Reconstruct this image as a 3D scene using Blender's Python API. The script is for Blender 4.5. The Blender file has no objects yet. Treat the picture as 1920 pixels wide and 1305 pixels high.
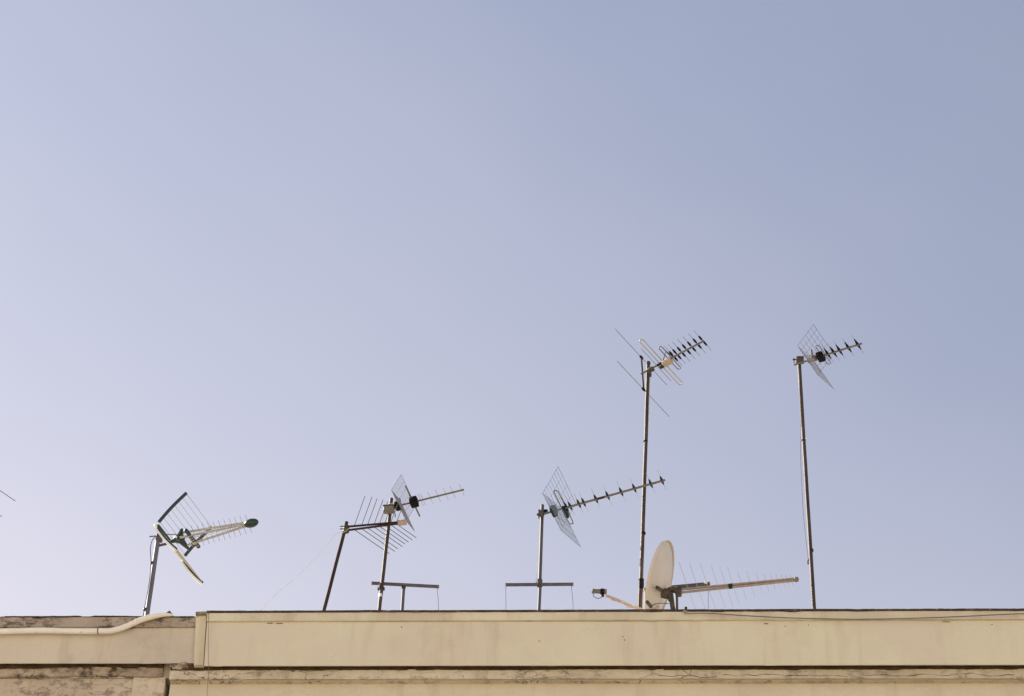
import bpy, math, random
from mathutils import Vector, Matrix, noise
random.seed(7)
scene = bpy.context.scene
col = scene.collection

# ------------------------------------------------------------------ camera
CAM = Vector((0, 0, 1.6))
PITCH, YAW, ROLL = math.radians(40), math.radians(3.924), math.radians(2.031)
FPX = 4332.5                                    # focal length in pixels of the 1920 px wide photograph
ROT = Matrix.Rotation(YAW, 3, 'Z') @ Matrix.Rotation(math.pi / 2 + PITCH, 3, 'X') @ Matrix.Rotation(ROLL, 3, 'Z')
cd = bpy.data.cameras.new('camera'); cam = bpy.data.objects.new('camera', cd); col.objects.link(cam)
cam.location = CAM; cam.rotation_euler = ROT.to_euler()
cd.sensor_width = 36; cd.lens = FPX * 36 / 1920; cd.clip_start = 0.1; cd.clip_end = 5000
scene.camera = cam

# ------------------------------------------------------------------ sky, sun, exposure
SUN_EL, SUN_AZ = math.radians(36), math.radians(152)
sun_dir = Vector((math.cos(SUN_EL) * math.cos(SUN_AZ), math.cos(SUN_EL) * math.sin(SUN_AZ), math.sin(SUN_EL)))
w = bpy.data.worlds.new('World'); scene.world = w; w.use_nodes = True
nt = w.node_tree; nt.nodes.clear()
out = nt.nodes.new('ShaderNodeOutputWorld'); bg = nt.nodes.new('ShaderNodeBackground')
sky = nt.nodes.new('ShaderNodeTexSky'); sky.sky_type = 'NISHITA'; sky.sun_disc = False
sky.sun_elevation = SUN_EL; sky.sun_rotation = math.pi / 2 - SUN_AZ
sky.air_density = 1.0; sky.dust_density = 1.0; sky.ozone_density = 1.0; sky.altitude = 50
SKY_STRENGTH = .062
bg.inputs['Strength'].default_value = SKY_STRENGTH
veil = nt.nodes.new('ShaderNodeMix'); veil.data_type = 'RGBA'       # thin high cloud veil over the sky
tcw = nt.nodes.new('ShaderNodeTexCoord'); nz = nt.nodes.new('ShaderNodeTexNoise')
nz.inputs['Scale'].default_value = 4.5; nz.inputs['Detail'].default_value = 4; nz.inputs['Roughness'].default_value = .45
mr = nt.nodes.new('ShaderNodeMapRange'); mr.inputs['From Min'].default_value = .3; mr.inputs['From Max'].default_value = .7
VEIL_LO, VEIL_HI, VEIL_COL = .08, .15, (8.0, 7.0, 6.9, 1)
HZ_POW, HZ_K, SG_POW, SG_K = 2.6, .8, 2.4, 3.5
mr.inputs['To Min'].default_value = VEIL_LO; mr.inputs['To Max'].default_value = VEIL_HI
nt.links.new(tcw.outputs['Generated'], nz.inputs['Vector']); nt.links.new(nz.outputs['Fac'], mr.inputs['Value'])
def wmath(op, a, b=None, c=None):
    q = nt.nodes.new('ShaderNodeMath'); q.operation = op
    for i, v in enumerate((a, b, c)):
        if v is None: continue
        if isinstance(v, (int, float)): q.inputs[i].default_value = v
        else: nt.links.new(v, q.inputs[i])
    return q.outputs[0]
nrmz = nt.nodes.new('ShaderNodeVectorMath'); nrmz.operation = 'NORMALIZE'; nt.links.new(tcw.outputs['Generated'], nrmz.inputs[0])
dps = nt.nodes.new('ShaderNodeVectorMath'); dps.operation = 'DOT_PRODUCT'; nt.links.new(nrmz.outputs[0], dps.inputs[0]); dps.inputs[1].default_value = sun_dir
sxyz = nt.nodes.new('ShaderNodeSeparateXYZ'); nt.links.new(nrmz.outputs[0], sxyz.inputs[0])
hz_ = wmath('POWER', wmath('SUBTRACT', 1, wmath('MAXIMUM', sxyz.outputs['Z'], 0)), HZ_POW)
sg_ = wmath('POWER', wmath('MAXIMUM', dps.outputs['Value'], 0), SG_POW)
fac = wmath('ADD', mr.outputs['Result'], wmath('MULTIPLY', hz_, wmath('ADD', wmath('MULTIPLY', sg_, SG_K), HZ_K)))
fac = wmath('MINIMUM', fac, .97)
nt.links.new(fac, veil.inputs['Factor'])
nt.links.new(sky.outputs['Color'], veil.inputs['A']); veil.inputs['B'].default_value = VEIL_COL
nt.links.new(veil.outputs['Result'], bg.inputs['Color']); nt.links.new(bg.outputs[0], out.inputs[0])
sl = bpy.data.lights.new('sun', 'SUN'); so = bpy.data.objects.new('sun', sl); col.objects.link(so)
sl.energy = 5.0; sl.angle = math.radians(.55); sl.color = (1, .93, .82)
so.rotation_euler = sun_dir.to_track_quat('Z', 'Y').to_euler(); so.location = (0, 0, 40)
vs = scene.view_settings; vs.view_transform = 'Standard'; vs.look = 'None'; vs.exposure = 1.2; vs.gamma = 1
vs.use_curve_mapping = False

# ------------------------------------------------------------------ measuring tools: photograph pixel -> place
def ray(px, py): return (ROT @ Vector(((px - 960) / FPX, -(py - 652.5) / FPX, -1))).normalized()
def at_y(px, py, Y): d = ray(px, py); return CAM + d * ((Y - CAM.y) / d.y)
def at_z(px, py, Z): d = ray(px, py); return CAM + d * ((Z - CAM.z) / d.z)
def at_plane(px, py, P, n): d = ray(px, py); return CAM + d * ((P - CAM).dot(n) / d.dot(n))
def on_line(px, py, P, v):                       # parameter on P+s*v nearest to the line of sight
    d = ray(px, py); r = P - CAM; a, b, c = v.dot(v), v.dot(d), d.dot(d); dd, ee = v.dot(r), d.dot(r)
    return (b * ee - c * dd) / (a * c - b * b)

# ------------------------------------------------------------------ mesh building
class MB:
    def __init__(s): s.v = []; s.f = []
    def add(s, vs, fs):
        n = len(s.v); s.v += [Vector(p) for p in vs]; s.f += [tuple(i + n for i in f) for f in fs]; return s
    def tube(s, pts, r, n=10, caps=True):
        pts = [Vector(p) for p in pts]; m = len(pts)
        rs = r if isinstance(r, (list, tuple)) else [r] * m
        t0 = (pts[1] - pts[0]).normalized()
        a = Vector((0, 0, 1)) if abs(t0.z) < .9 else Vector((1, 0, 0))
        nrm = t0.cross(a).normalized(); vs = []
        for i in range(m):
            t = (pts[min(i + 1, m - 1)] - pts[max(i - 1, 0)]).normalized()
            nrm = (nrm - t * nrm.dot(t)).normalized(); bi = t.cross(nrm)
            for k in range(n):
                q = 2 * math.pi * k / n; vs.append(pts[i] + (nrm * math.cos(q) + bi * math.sin(q)) * rs[i])
        fs = [(i * n + k, i * n + (k + 1) % n, (i + 1) * n + (k + 1) % n, (i + 1) * n + k) for i in range(m - 1) for k in range(n)]
        if caps: fs += [tuple(range(n))[::-1], tuple((m - 1) * n + k for k in range(n))]
        return s.add(vs, fs)
    def box(s, c, ax, ay, az, bev=0):             # centre, half axes (vectors)
        c = Vector(c); ax, ay, az = Vector(ax), Vector(ay), Vector(az)
        if not bev:
            vs = [c + ax * i + ay * j + az * k for i in (-1, 1) for j in (-1, 1) for k in (-1, 1)]
            return s.add(vs, [(0, 1, 3, 2), (4, 6, 7, 5), (0, 4, 5, 1), (2, 3, 7, 6), (0, 2, 6, 4), (1, 5, 7, 3)])
        vs = []                                   # bevelled section in ax/ay, extruded on az with chamfered ends
        lx, ly, lz = ax.length, ay.length, az.length
        for zf, ins in ((-1, bev), (-1 + bev / lz, 0), (1 - bev / lz, 0), (1, bev)):
            X, Y = (lx - ins) / lx, (ly - ins) / ly; cx, cy = X - bev / lx, Y - bev / ly
            for i, j in ((X, -cy), (X, cy), (cx, Y), (-cx, Y), (-X, cy), (-X, -cy), (-cx, -Y), (cx, -Y)):
                vs.append(c + ax * i + ay * j + az * zf)
        fs = [(r * 8 + k, r * 8 + (k + 1) % 8, r * 8 + 8 + (k + 1) % 8, r * 8 + 8 + k) for r in range(3) for k in range(8)]
        fs += [tuple(range(8))[::-1], tuple(range(24, 32))]
        return s.add(vs, fs)
    def bar(s, a, b, w, h, up):                   # flat bar from a to b
        a, b = Vector(a), Vector(b); t = (b - a); L = t.length / 2; t.normalize()
        u = Vector(up); u = (u - t * u.dot(t)).normalized(); v = t.cross(u)
        return s.box((a + b) / 2, v * w / 2, u * h / 2, t * L, bev=min(w, h) * .2)
    def ellipsoid(s, c, ax, ay, az, n=16, m=10):
        c = Vector(c); vs = [c - az]
        for i in range(1, m):
            q = math.pi * i / m
            for k in range(n):
                p = 2 * math.pi * k / n
                vs.append(c - az * math.cos(q) + (ax * math.cos(p) + ay * math.sin(p)) * math.sin(q))
        vs.append(c + az)
        fs = [(0, 1 + (k + 1) % n, 1 + k) for k in range(n)]
        fs += [(1 + i * n + k, 1 + i * n + (k + 1) % n, 1 + (i + 1) * n + (k + 1) % n, 1 + (i + 1) * n + k) for i in range(m - 2) for k in range(n)]
        L = len(vs) - 1; b0 = 1 + (m - 2) * n
        fs += [(b0 + k, b0 + (k + 1) % n, L) for k in range(n)]
        return s.add(vs, fs)

WORLD = {}
def wpos(o): return WORLD.get(o.name, Vector((0, 0, 0)))
def obj(name, mb, m, parent=None, smooth=True, label=None, origin=None):
    lo = Vector([min(v[i] for v in mb.v) for i in range(3)]); hi = Vector([max(v[i] for v in mb.v) for i in range(3)])
    c = origin if origin is not None else (lo + hi) / 2
    me = bpy.data.meshes.new(name); me.from_pydata([tuple(v - c) for v in mb.v], [], mb.f); me.validate(); me.update()
    me.materials.append(m)
    if smooth:
        for p in me.polygons: p.use_smooth = True
        try: me.set_sharp_from_angle(angle=math.radians(40))
        except Exception: pass
    o = bpy.data.objects.new(name, me); col.objects.link(o); WORLD[o.name] = Vector(c)
    if parent: o.parent = parent; o.location = c - wpos(parent)
    else: o.location = c
    if label: o['label'] = label
    return o
def tag(o, label, cat, group=None):
    o['label'] = label; o['category'] = cat
    if group: o['group'] = group
    return o
def thing(name, loc, label, cat, group=None):
    o = bpy.data.objects.new(name, None); col.objects.link(o); o.location = loc; o.empty_display_size = .1
    WORLD[o.name] = Vector(loc); return tag(o, label, cat, group)

# ------------------------------------------------------------------ materials
def mat(name, rgb, rough=.6, metal=0., var=.12, nscale=12, bump=.0, bscale=60, rust=None, rust_amt=.5, stretch=(1, 1, 1), spec=.5, trans=0):
    m = bpy.data.materials.new(name); m.use_nodes = True; t = m.node_tree; N = t.nodes; L = t.links
    b = N['Principled BSDF']; b.inputs['Roughness'].default_value = rough; b.inputs['Metallic'].default_value = metal
    b.inputs['Specular IOR Level'].default_value = spec
    tc = N.new('ShaderNodeTexCoord'); mp = N.new('ShaderNodeMapping'); mp.inputs['Scale'].default_value = stretch
    L.new(tc.outputs['Object'], mp.inputs['Vector'])
    n = N.new('ShaderNodeTexNoise'); n.inputs['Scale'].default_value = nscale; n.inputs['Detail'].default_value = 5
    L.new(mp.outputs[0], n.inputs['Vector'])
    r = N.new('ShaderNodeValToRGB'); r.color_ramp.elements[0].position = .3; r.color_ramp.elements[1].position = .7
    r.color_ramp.elements[0].color = tuple(c * (1 - var) for c in rgb) + (1,); r.color_ramp.elements[1].color = tuple(min(1, c * (1 + var)) for c in rgb) + (1,)
    L.new(n.outputs['Fac'], r.inputs['Fac']); src = r.outputs['Color']
    if rust:
        n2 = N.new('ShaderNodeTexNoise'); n2.inputs['Scale'].default_value = nscale * 1.7; n2.inputs['Detail'].default_value = 8; n2.inputs['Roughness'].default_value = .65
        L.new(mp.outputs[0], n2.inputs['Vector'])
        r2 = N.new('ShaderNodeValToRGB'); e = r2.color_ramp.elements
        e[0].position = .62 - rust_amt * .35; e[1].position = e[0].position + .12; e[0].color = (0, 0, 0, 1); e[1].color = (1, 1, 1, 1)
        L.new(n2.outputs['Fac'], r2.inputs['Fac'])
        mx = N.new('ShaderNodeMix'); mx.data_type = 'RGBA'; L.new(r2.outputs['Color'], mx.inputs['Factor'])
        L.new(src, mx.inputs['A']); mx.inputs['B'].default_value = tuple(rust) + (1,); src = mx.outputs['Result']
    L.new(src, b.inputs['Base Color'])
    if bump:
        n3 = N.new('ShaderNodeTexNoise'); n3.inputs['Scale'].default_value = bscale; n3.inputs['Detail'].default_value = 6
        L.new(mp.outputs[0], n3.inputs['Vector']); bp = N.new('ShaderNodeBump'); bp.inputs['Strength'].default_value = bump; bp.inputs['Distance'].default_value = .01
        L.new(n3.outputs['Fac'], bp.inputs['Height']); L.new(bp.outputs[0], b.inputs['Normal'])
    return m

def plaster(name, c1, c2, grime, mold=.0, streak=.35, crack=0., seed=0.):
    """painted plaster: two tones in large patches, vertical run stains, mould specks, fine cracks"""
    m = bpy.data.materials.new(name); m.use_nodes = True; t = m.node_tree; N = t.nodes; L = t.links
    b = N['Principled BSDF']; b.inputs['Roughness'].default_value = .9; b.inputs['Specular IOR Level'].default_value = .2
    geo = N.new('ShaderNodeNewGeometry'); off = N.new('ShaderNodeVectorMath'); off.operation = 'ADD'; off.inputs[1].default_value = (seed, seed * .7, 0)
    L.new(geo.outputs['Position'], off.inputs[0])
    def nz_(scale, detail=5, rough=.55, st=(1, 1, 1)):
        mp = N.new('ShaderNodeMapping'); mp.inputs['Scale'].default_value = st; L.new(off.outputs[0], mp.inputs['Vector'])
        n = N.new('ShaderNodeTexNoise'); n.inputs['Scale'].default_value = scale; n.inputs['Detail'].default_value = detail; n.inputs['Roughness'].default_value = rough
        L.new(mp.outputs[0], n.inputs['Vector']); return n.outputs['Fac']
    def ramp(src, a, bb):
        r = N.new('ShaderNodeMapRange'); r.interpolation_type = 'SMOOTHSTEP'; r.inputs['From Min'].default_value = a; r.inputs['From Max'].default_value = bb
        L.new(src, r.inputs['Value']); return r.outputs['Result']
    def mul(a, k):
        q = N.new('ShaderNodeMath'); q.operation = 'MULTIPLY'; L.new(a, q.inputs[0])
        if isinstance(k, float): q.inputs[1].default_value = k
        else: L.new(k, q.inputs[1])
        return q.outputs[0]
    def mix(f, A, B):
        x = N.new('ShaderNodeMix'); x.data_type = 'RGBA'; L.new(f, x.inputs['Factor'])
        for s, v in (('A', A), ('B', B)):
            if isinstance(v, tuple): x.inputs[s].default_value = v + (1,)
            else: L.new(v, x.inputs[s])
        return x.outputs['Result']
    c = mix(ramp(nz_(.9, 6, .6), .38, .62), c1, c2)
    c = mix(mul(ramp(nz_(4.5, 4, .6, (1, 1, .12)), .5, .72), streak), c, grime)
    c = mix(mul(ramp(nz_(2.3, 7, .7), .52, .75), streak * .8), c, grime)
    c = mix(mul(ramp(nz_(55, 3, .6), .66, .74), .45), c, tuple(g * .75 for g in grime))
    if mold:
        spots = mul(ramp(nz_(9, 9, .75, (1, 1, 1.4)), .50 - mold * .06, .62), ramp(nz_(1.4, 3, .5), .36, .55))
        c = mix(mul(spots, min(1., .5 + mold * .5)), c, tuple(g * .32 for g in grime))
    h = nz_(34, 8, .6)
    if crack:
        vr = N.new('ShaderNodeTexVoronoi'); vr.feature = 'DISTANCE_TO_EDGE'; vr.inputs['Scale'].default_value = 3.0
        dn = N.new('ShaderNodeTexNoise'); dn.inputs['Scale'].default_value = 6; dn.inputs['Detail'].default_value = 5; L.new(off.outputs[0], dn.inputs['Vector'])
        ad = N.new('ShaderNodeMixRGB') if False else N.new('ShaderNodeVectorMath'); ad.operation = 'MULTIPLY_ADD'
        L.new(dn.outputs['Color'], ad.inputs[0]); ad.inputs[1].default_value = (.35, .35, .18)
        sc_ = N.new('ShaderNodeMapping'); sc_.inputs['Scale'].default_value = (.6, 1, 2.2); L.new(off.outputs[0], sc_.inputs['Vector']); L.new(sc_.outputs[0], ad.inputs[2]); L.new(ad.outputs[0], vr.inputs['Vector'])
        ck = N.new('ShaderNodeMapRange'); ck.inputs['From Min'].default_value = .004; ck.inputs['From Max'].default_value = .016; ck.inputs['To Min'].default_value = 1; ck.inputs['To Max'].default_value = 0
        L.new(vr.outputs['Distance'], ck.inputs['Value'])
        ckm = mul(mul(ck.outputs['Result'], ramp(nz_(1.1, 2, .5), .44, .54)), crack)
        c = mix(ckm, c, tuple(g * .3 for g in grime))
    L.new(c, b.inputs['Base Color'])
    bp = N.new('ShaderNodeBump'); bp.inputs['Strength'].default_value = .35; bp.inputs['Distance'].default_value = .012
    L.new(h, bp.inputs['Height']); L.new(bp.outputs[0], b.inputs['Normal'])
    return m

CREAM1, CREAM2, GRIME = (.70, .66, .50), (.675, .61, .48), (.46, .37, .25)
M = {}
M['cream'] = plaster('cream_plaster', CREAM1, CREAM2, GRIME, 0, .28)
M['cream_rim'] = plaster('cream_rim_plaster', CREAM1, (.60, .54, .41), GRIME, .0, .45, seed=3)
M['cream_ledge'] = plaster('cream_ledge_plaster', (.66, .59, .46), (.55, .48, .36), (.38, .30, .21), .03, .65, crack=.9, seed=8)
M['cream_wall'] = plaster('cream_wall_plaster', (.67, .61, .48), (.63, .56, .44), GRIME, 0, .35, crack=.1, seed=12)
M['old'] = plaster('weathered_plaster', (.64, .58, .46), (.56, .495, .40), (.33, .26, .20), .0, .35, seed=21)
M['old_rim'] = plaster('weathered_rim_plaster', (.47, .40, .31), (.37, .31, .25), (.22, .17, .13), .6, .5, crack=.6, seed=31)
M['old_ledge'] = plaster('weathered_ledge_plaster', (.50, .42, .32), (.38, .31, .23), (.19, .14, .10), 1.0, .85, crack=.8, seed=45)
M['old_wall'] = plaster('weathered_wall_plaster', (.60, .52, .41), (.50, .42, .32), (.32, .25, .19), .25, .6, crack=.5, seed=52)
M['bitumen'] = mat('bitumen_felt', (.055, .040, .030), .9, var=.4, nscale=9, bump=.6, rust=(.16, .12, .085), rust_amt=.25)
M['shade_dirt'] = mat('painted_shade_dirt', (.075, .050, .028), .95, var=.4, nscale=7, spec=.1)  # shade under the overhang put into colour; also dirt in cracks and chips
M['roof'] = mat('roof_screed', (.32, .29, .25), .95, var=.2, nscale=2, bump=.3)
M['grey_steel'] = mat('grey_galvanised', (.085, .085, .095), .65, .2, var=.2, nscale=14, rust=(.10, .065, .05), rust_amt=.05, stretch=(1, 1, .3))
M['blue_steel'] = mat('painted_grey_mast', (.13, .135, .165), .6, .2, var=.12, nscale=14, rust=(.10, .07, .055), rust_amt=.06, stretch=(1, 1, .25))
M['rust'] = mat('rusty_pipe', (.060, .042, .033), .65, .3, var=.45, nscale=10, bump=.3, bscale=120, rust=(.085, .058, .038), rust_amt=.3, stretch=(1, 1, .3))
M['rust_dark'] = mat('dark_rusty_pipe', (.028, .014, .012), .8, .1, var=.4, nscale=16, bump=.3, bscale=120, rust=(.05, .028, .02), rust_amt=.3, stretch=(1, 1, .3))
M['alu'] = mat('dull_aluminium', (.17, .15, .135), .5, .5, var=.18, nscale=20, rust=(.09, .065, .05), rust_amt=.15)
M['pale_alu'] = mat('pale_painted_tube', (.44, .43, .41), .5, .1, var=.1, nscale=10)
M['tan_alu'] = mat('dusty_tan_tube', (.33, .27, .225), .5, .3, var=.12, nscale=14)
M['faint_rod'] = mat('thin_pale_rod', (.36, .34, .36), .5, .2, var=.1, nscale=14)
M['alu_rod'] = mat('aluminium_rod', (.20, .19, .18), .5, .3, var=.15, nscale=20)
M['dark_rod'] = mat('tarnished_rod', (.055, .052, .05), .6, .3, var=.2, nscale=20)
M['pale_rod'] = mat('pale_rod', (.42, .41, .35), .5, .2, var=.1, nscale=20)
M['mesh'] = mat('grey_grid_wire', (.17, .18, .23), .6, .2, var=.15, nscale=20)
M['bluemesh'] = mat('blue_grid_wire', (.15, .21, .27), .6, .2, var=.15, nscale=20)
M['green'] = mat('dark_green_plastic', (.009, .030, .021), .4, var=.2, nscale=8)
M['black'] = mat('black_plastic', (.008, .007, .007), .8, var=.3, nscale=20, spec=.15)
M['teal'] = mat('dark_teal_plastic', (.012, .028, .034), .7, var=.3, nscale=20, spec=.2)
M['white'] = mat('white_plastic_and_glint', (.82, .81, .76), .4, var=.05, nscale=6, rust=(.50, .45, .36), rust_amt=.1)
M['beige'] = mat('beige_plastic', (.40, .33, .25), .55, var=.1, nscale=10, rust=(.30, .24, .18), rust_amt=.15)
M['boxgrey'] = mat('grey_beige_box', (.17, .155, .12), .6, var=.15, nscale=16, rust=(.14, .11, .08), rust_amt=.2)
M['dish'] = mat('dish_paint', (.63, .57, .49), .5, var=.05, nscale=4, rust=(.50, .42, .33), rust_amt=.05)
M['arm'] = mat('cream_painted_arm', (.50, .40, .31), .55, var=.12, nscale=8, rust=(.42, .31, .22), rust_amt=.15)
M['horn'] = mat('grey_horn_plastic', (.13, .11, .09), .6, var=.15, nscale=16)
M['bracket'] = mat('bracket_steel', (.085, .072, .055), .7, .15, var=.3, nscale=14, rust=(.05, .034, .022), rust_amt=.4)
M['pipe'] = mat('cream_pvc', (.82, .78, .69), .45, var=.05, nscale=6, rust=(.66, .58, .47), rust_amt=.12, bump=.15, bscale=25)
M['cable_black'] = mat('black_cable', (.03, .03, .03), .6)
M['cable_white'] = mat('white_cable', (.68, .66, .60), .5)
M['cable_yellow'] = mat('yellowed_cable', (.62, .58, .42), .55)
M['cable_brown'] = mat('brown_cable', (.16, .12, .09), .6)
M['asphalt'] = mat('asphalt', (.20, .185, .16), .9, var=.2, nscale=4, bump=.3)
M['pavement'] = mat('pavement_slabs', (.50, .45, .37), .9, var=.12, nscale=2, bump=.2)
M['glass'] = mat('window_glass', (.03, .035, .04), .08, var=.1)
M['wood'] = mat('painted_wood', (.24, .16, .10), .6, var=.2, nscale=6, stretch=(1, 1, .2))

# ------------------------------------------------------------------ ground
ZT = 13.6                                        # top of the right building's parapet
Y0 = (at_z(400, 1148, ZT).y + at_z(1920, 1144, ZT).y) / 2
g = MB().add([(-600, -600, -.12), (600, -600, -.12), (600, 600, -.12), (-600, 600, -.12)], [(0, 1, 2, 3)])
o = obj('ground', g, M['pavement']); o['kind'] = 'structure'
g = MB().box((0, 8, -.06), (80, 0, 0), (0, 6, 0), (0, 0, .05)); o = obj('road', g, M['asphalt'], smooth=False); o['kind'] = 'structure'
for a, b in ((14.0, Y0 + .2), (-5, 2.0)):
    g = MB().box((0, (a + b) / 2, -.06), (80, 0, 0), (0, (b - a) / 2, 0), (0, 0, .06)); o = obj('pavement', g, M['pavement'], smooth=False); o['kind'] = 'structure'

# ------------------------------------------------------------------ the buildings
def X(px, py=1200, Y=None): return at_y(px, py, Y or Y0).x
def Zy(py, Y, px=960): return at_y(px, py, Y).z
xa, xb = X(367, 1150), X(389, 1150)
def sweep(prof, x0, x1, step=.012, amp=.002, chip=.004, seed=0, closed=True, cf=4.5):
    """a moulding profile [(y, z, roughness factor)] run along X with an uneven, chipped hand-made edge"""
    n = max(2, int((x1 - x0) / step)); k = len(prof); mb = MB(); vs = []
    for i in range(n + 1):
        x = x0 + (x1 - x0) * i / n
        for j, p in enumerate(prof):
            y, z = p[0], p[1]; f = p[2] if len(p) > 2 else 1
            a = noise.noise(Vector((x * 1.3, j * .37, seed))) * amp * 2.5 + noise.noise(Vector((x * 9, j * 3.1, seed + 5))) * amp
            c = noise.noise(Vector((x * cf, j * 7.7, seed + 9))); c = max(0, c - .28) * chip * 6
            fine = noise.noise(Vector((x * 40, j * 5.3, seed + 2))) * amp * .6
            vs.append((x, y + (a * .5 + c) * f, z + (a + fine + (c if p[3:] else 0)) * f))
    fs = []
    for i in range(n):
        for j in range(k if closed else k - 1):
            q = (j + 1) % k; fs.append((i * k + j, i * k + q, (i + 1) * k + q, (i + 1) * k + j))
    vs = [(x + max(0, ZT - z) * .077 * math.exp(-abs(x - xa) / .35) if seed in (1, 2, 3, 4, 14, 21, 22, 23) else x, y, z) for x, y, z in vs]   # the open joint leans a little
    if closed: fs += [tuple(range(k))[::-1], tuple(n * k + j for j in range(k))]
    return mb.add(vs, fs)

XR = 14.0

R_ = thing('cream_building', (XR / 2, Y0 + .3, 0), 'long cream plastered building with plain parapet under the row of tall masts', 'building')
z1 = Zy(1165.5, Y0); z2 = Zy(1247.5, Y0)
TH = .28
# main parapet
rim = [(Y0 - .022, z1 + .002, 1, 1), (Y0 - .022, ZT - .022), (Y0 + TH, ZT - .022, 0), (Y0 + TH, z1 + .002, 0)]
obj('parapet_rim', sweep(rim, xb, XR, amp=.0016, chip=.003, seed=1), M['cream_rim'], R_)
band = [(Y0, z2, 1, 1), (Y0, z1), (Y0 + TH, z1, 0), (Y0 + TH, z2 - .1, 0), (Y0 + .10, z2 - .1, 0), (Y0 + .098, z2 + .08, 0), (Y0 + .018, z2 + .08, 0), (Y0 + .012, z2 + .001, .5)]
obj('parapet', sweep(band, xb, XR, amp=.0016, chip=.004, seed=2), M['cream'], R_)
cop = [(Y0 - .034, ZT - .02, 1.4, 1), (Y0 - .034, ZT - .003, 1.2), (Y0 + TH + .01, ZT, 0), (Y0 + TH + .01, ZT - .02, 0)]
obj('coping', sweep(cop, xb - .005, XR, amp=.0022, chip=.0015, seed=3, cf=11), M['bitumen'], R_, label='thin dark bitumen edge along the top of the parapet')
# corner strip between the two buildings
zc0 = Zy(1246.5, Y0, 377)
cs = [(Y0 + .012, zc0, 2, 1), (Y0 + .008, ZT - .06, 1.5), (Y0 - .006, ZT - .045, 2, 1), (Y0 - .006, ZT - .03), (Y0 + TH, ZT - .03, 0), (Y0 + TH, zc0, 0)]
obj('corner_strip', sweep(cs, xa, xb - .012, step=.008, amp=.004, chip=.008, seed=4), M['cream_rim'], R_)
cp = [(Y0 - .03, ZT - .036, 1.5, 1), (Y0 - .03, ZT - .004, 1.5), (Y0 + TH, ZT - .002, 0), (Y0 + TH, ZT - .03, 0)]
obj('cap_stone', sweep(cp, xa + .005, xb - .0, step=.008, amp=.005, chip=.012, seed=14), M['old_rim'], R_)
# moulding below the parapet
Y2 = Y0 + .066; za = z2 + .0; zb = Zy(1272.5, Y2)
xl = X(317, 1270, Y2)
led = [(Y2, zb, 1, 1), (Y2, za - .012), (Y2 + .012, za + .0, 1), (Y0 + .4, za - .1, 0), (Y0 + .4, zb, 0)]
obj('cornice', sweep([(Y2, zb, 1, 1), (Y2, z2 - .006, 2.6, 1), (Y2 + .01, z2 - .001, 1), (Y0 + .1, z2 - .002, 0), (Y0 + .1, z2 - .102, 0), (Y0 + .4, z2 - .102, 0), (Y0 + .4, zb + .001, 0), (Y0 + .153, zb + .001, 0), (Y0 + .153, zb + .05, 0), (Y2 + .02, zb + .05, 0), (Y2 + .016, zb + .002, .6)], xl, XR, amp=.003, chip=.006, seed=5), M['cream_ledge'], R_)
obj('groove_shade', sweep([(Y0 + .064, z2 - .008, 2, 1), (Y0 + .060, z2 + .078, 0), (Y0 + .088, z2 + .078, 0), (Y0 + .088, z2 - .001, 0)], xl + .002, XR - .002, amp=.003, chip=.01, seed=55, cf=7), M['shade_dirt'], R_)  # near-black strip below the parapet, coloured as overhang shade plus black dirt
random.seed(11)
for (p0, p1) in ((1236, 1345), (1352, 1600), (1618, 1905)):
    cr = []; x_ = p0; y_ = 1266
    while x_ < p1:
        cr.append(at_y(x_, y_, Y2 - .001)); st_ = 5 + random.random() * 12; x_ += st_
        y_ = min(1270, max(1260, y_ + random.choice((-1, 1, .6)) * st_ * .25 * random.random() + (1265 - y_) * .12))
    obj('crack', MB().tube(cr, [.0008 + .0022 * random.random() for _ in cr], 5), M['shade_dirt'], R_)
for (p0, p1, y_) in ((500, 512, 1168.5), (517, 531, 1169), (1432, 1441, 1169.5), (1766, 1782, 1166)):
    obj('chip', MB().tube([at_y(p0 + (p1 - p0) * k / 4, y_ + random.random() * .8 - .4, Y0 - .0005) for k in range(5)], [.001, .004, .003, .0045, .001], 5), M['shade_dirt'], R_)
for (px_, py_) in ((1168, 1194), (1171, 1200), (753, 1176), (1472, 1174), (1516, 1172), (1011, 1202), (868, 1268), (1860, 1171)):
    obj('chip', MB().ellipsoid(at_y(px_, py_, Y0), Vector((.006, 0, 0)), Vector((0, .002, 0)), Vector((0, 0, .005 + random.random() * .004)), 7, 5), M['bracket'], R_)
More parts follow.
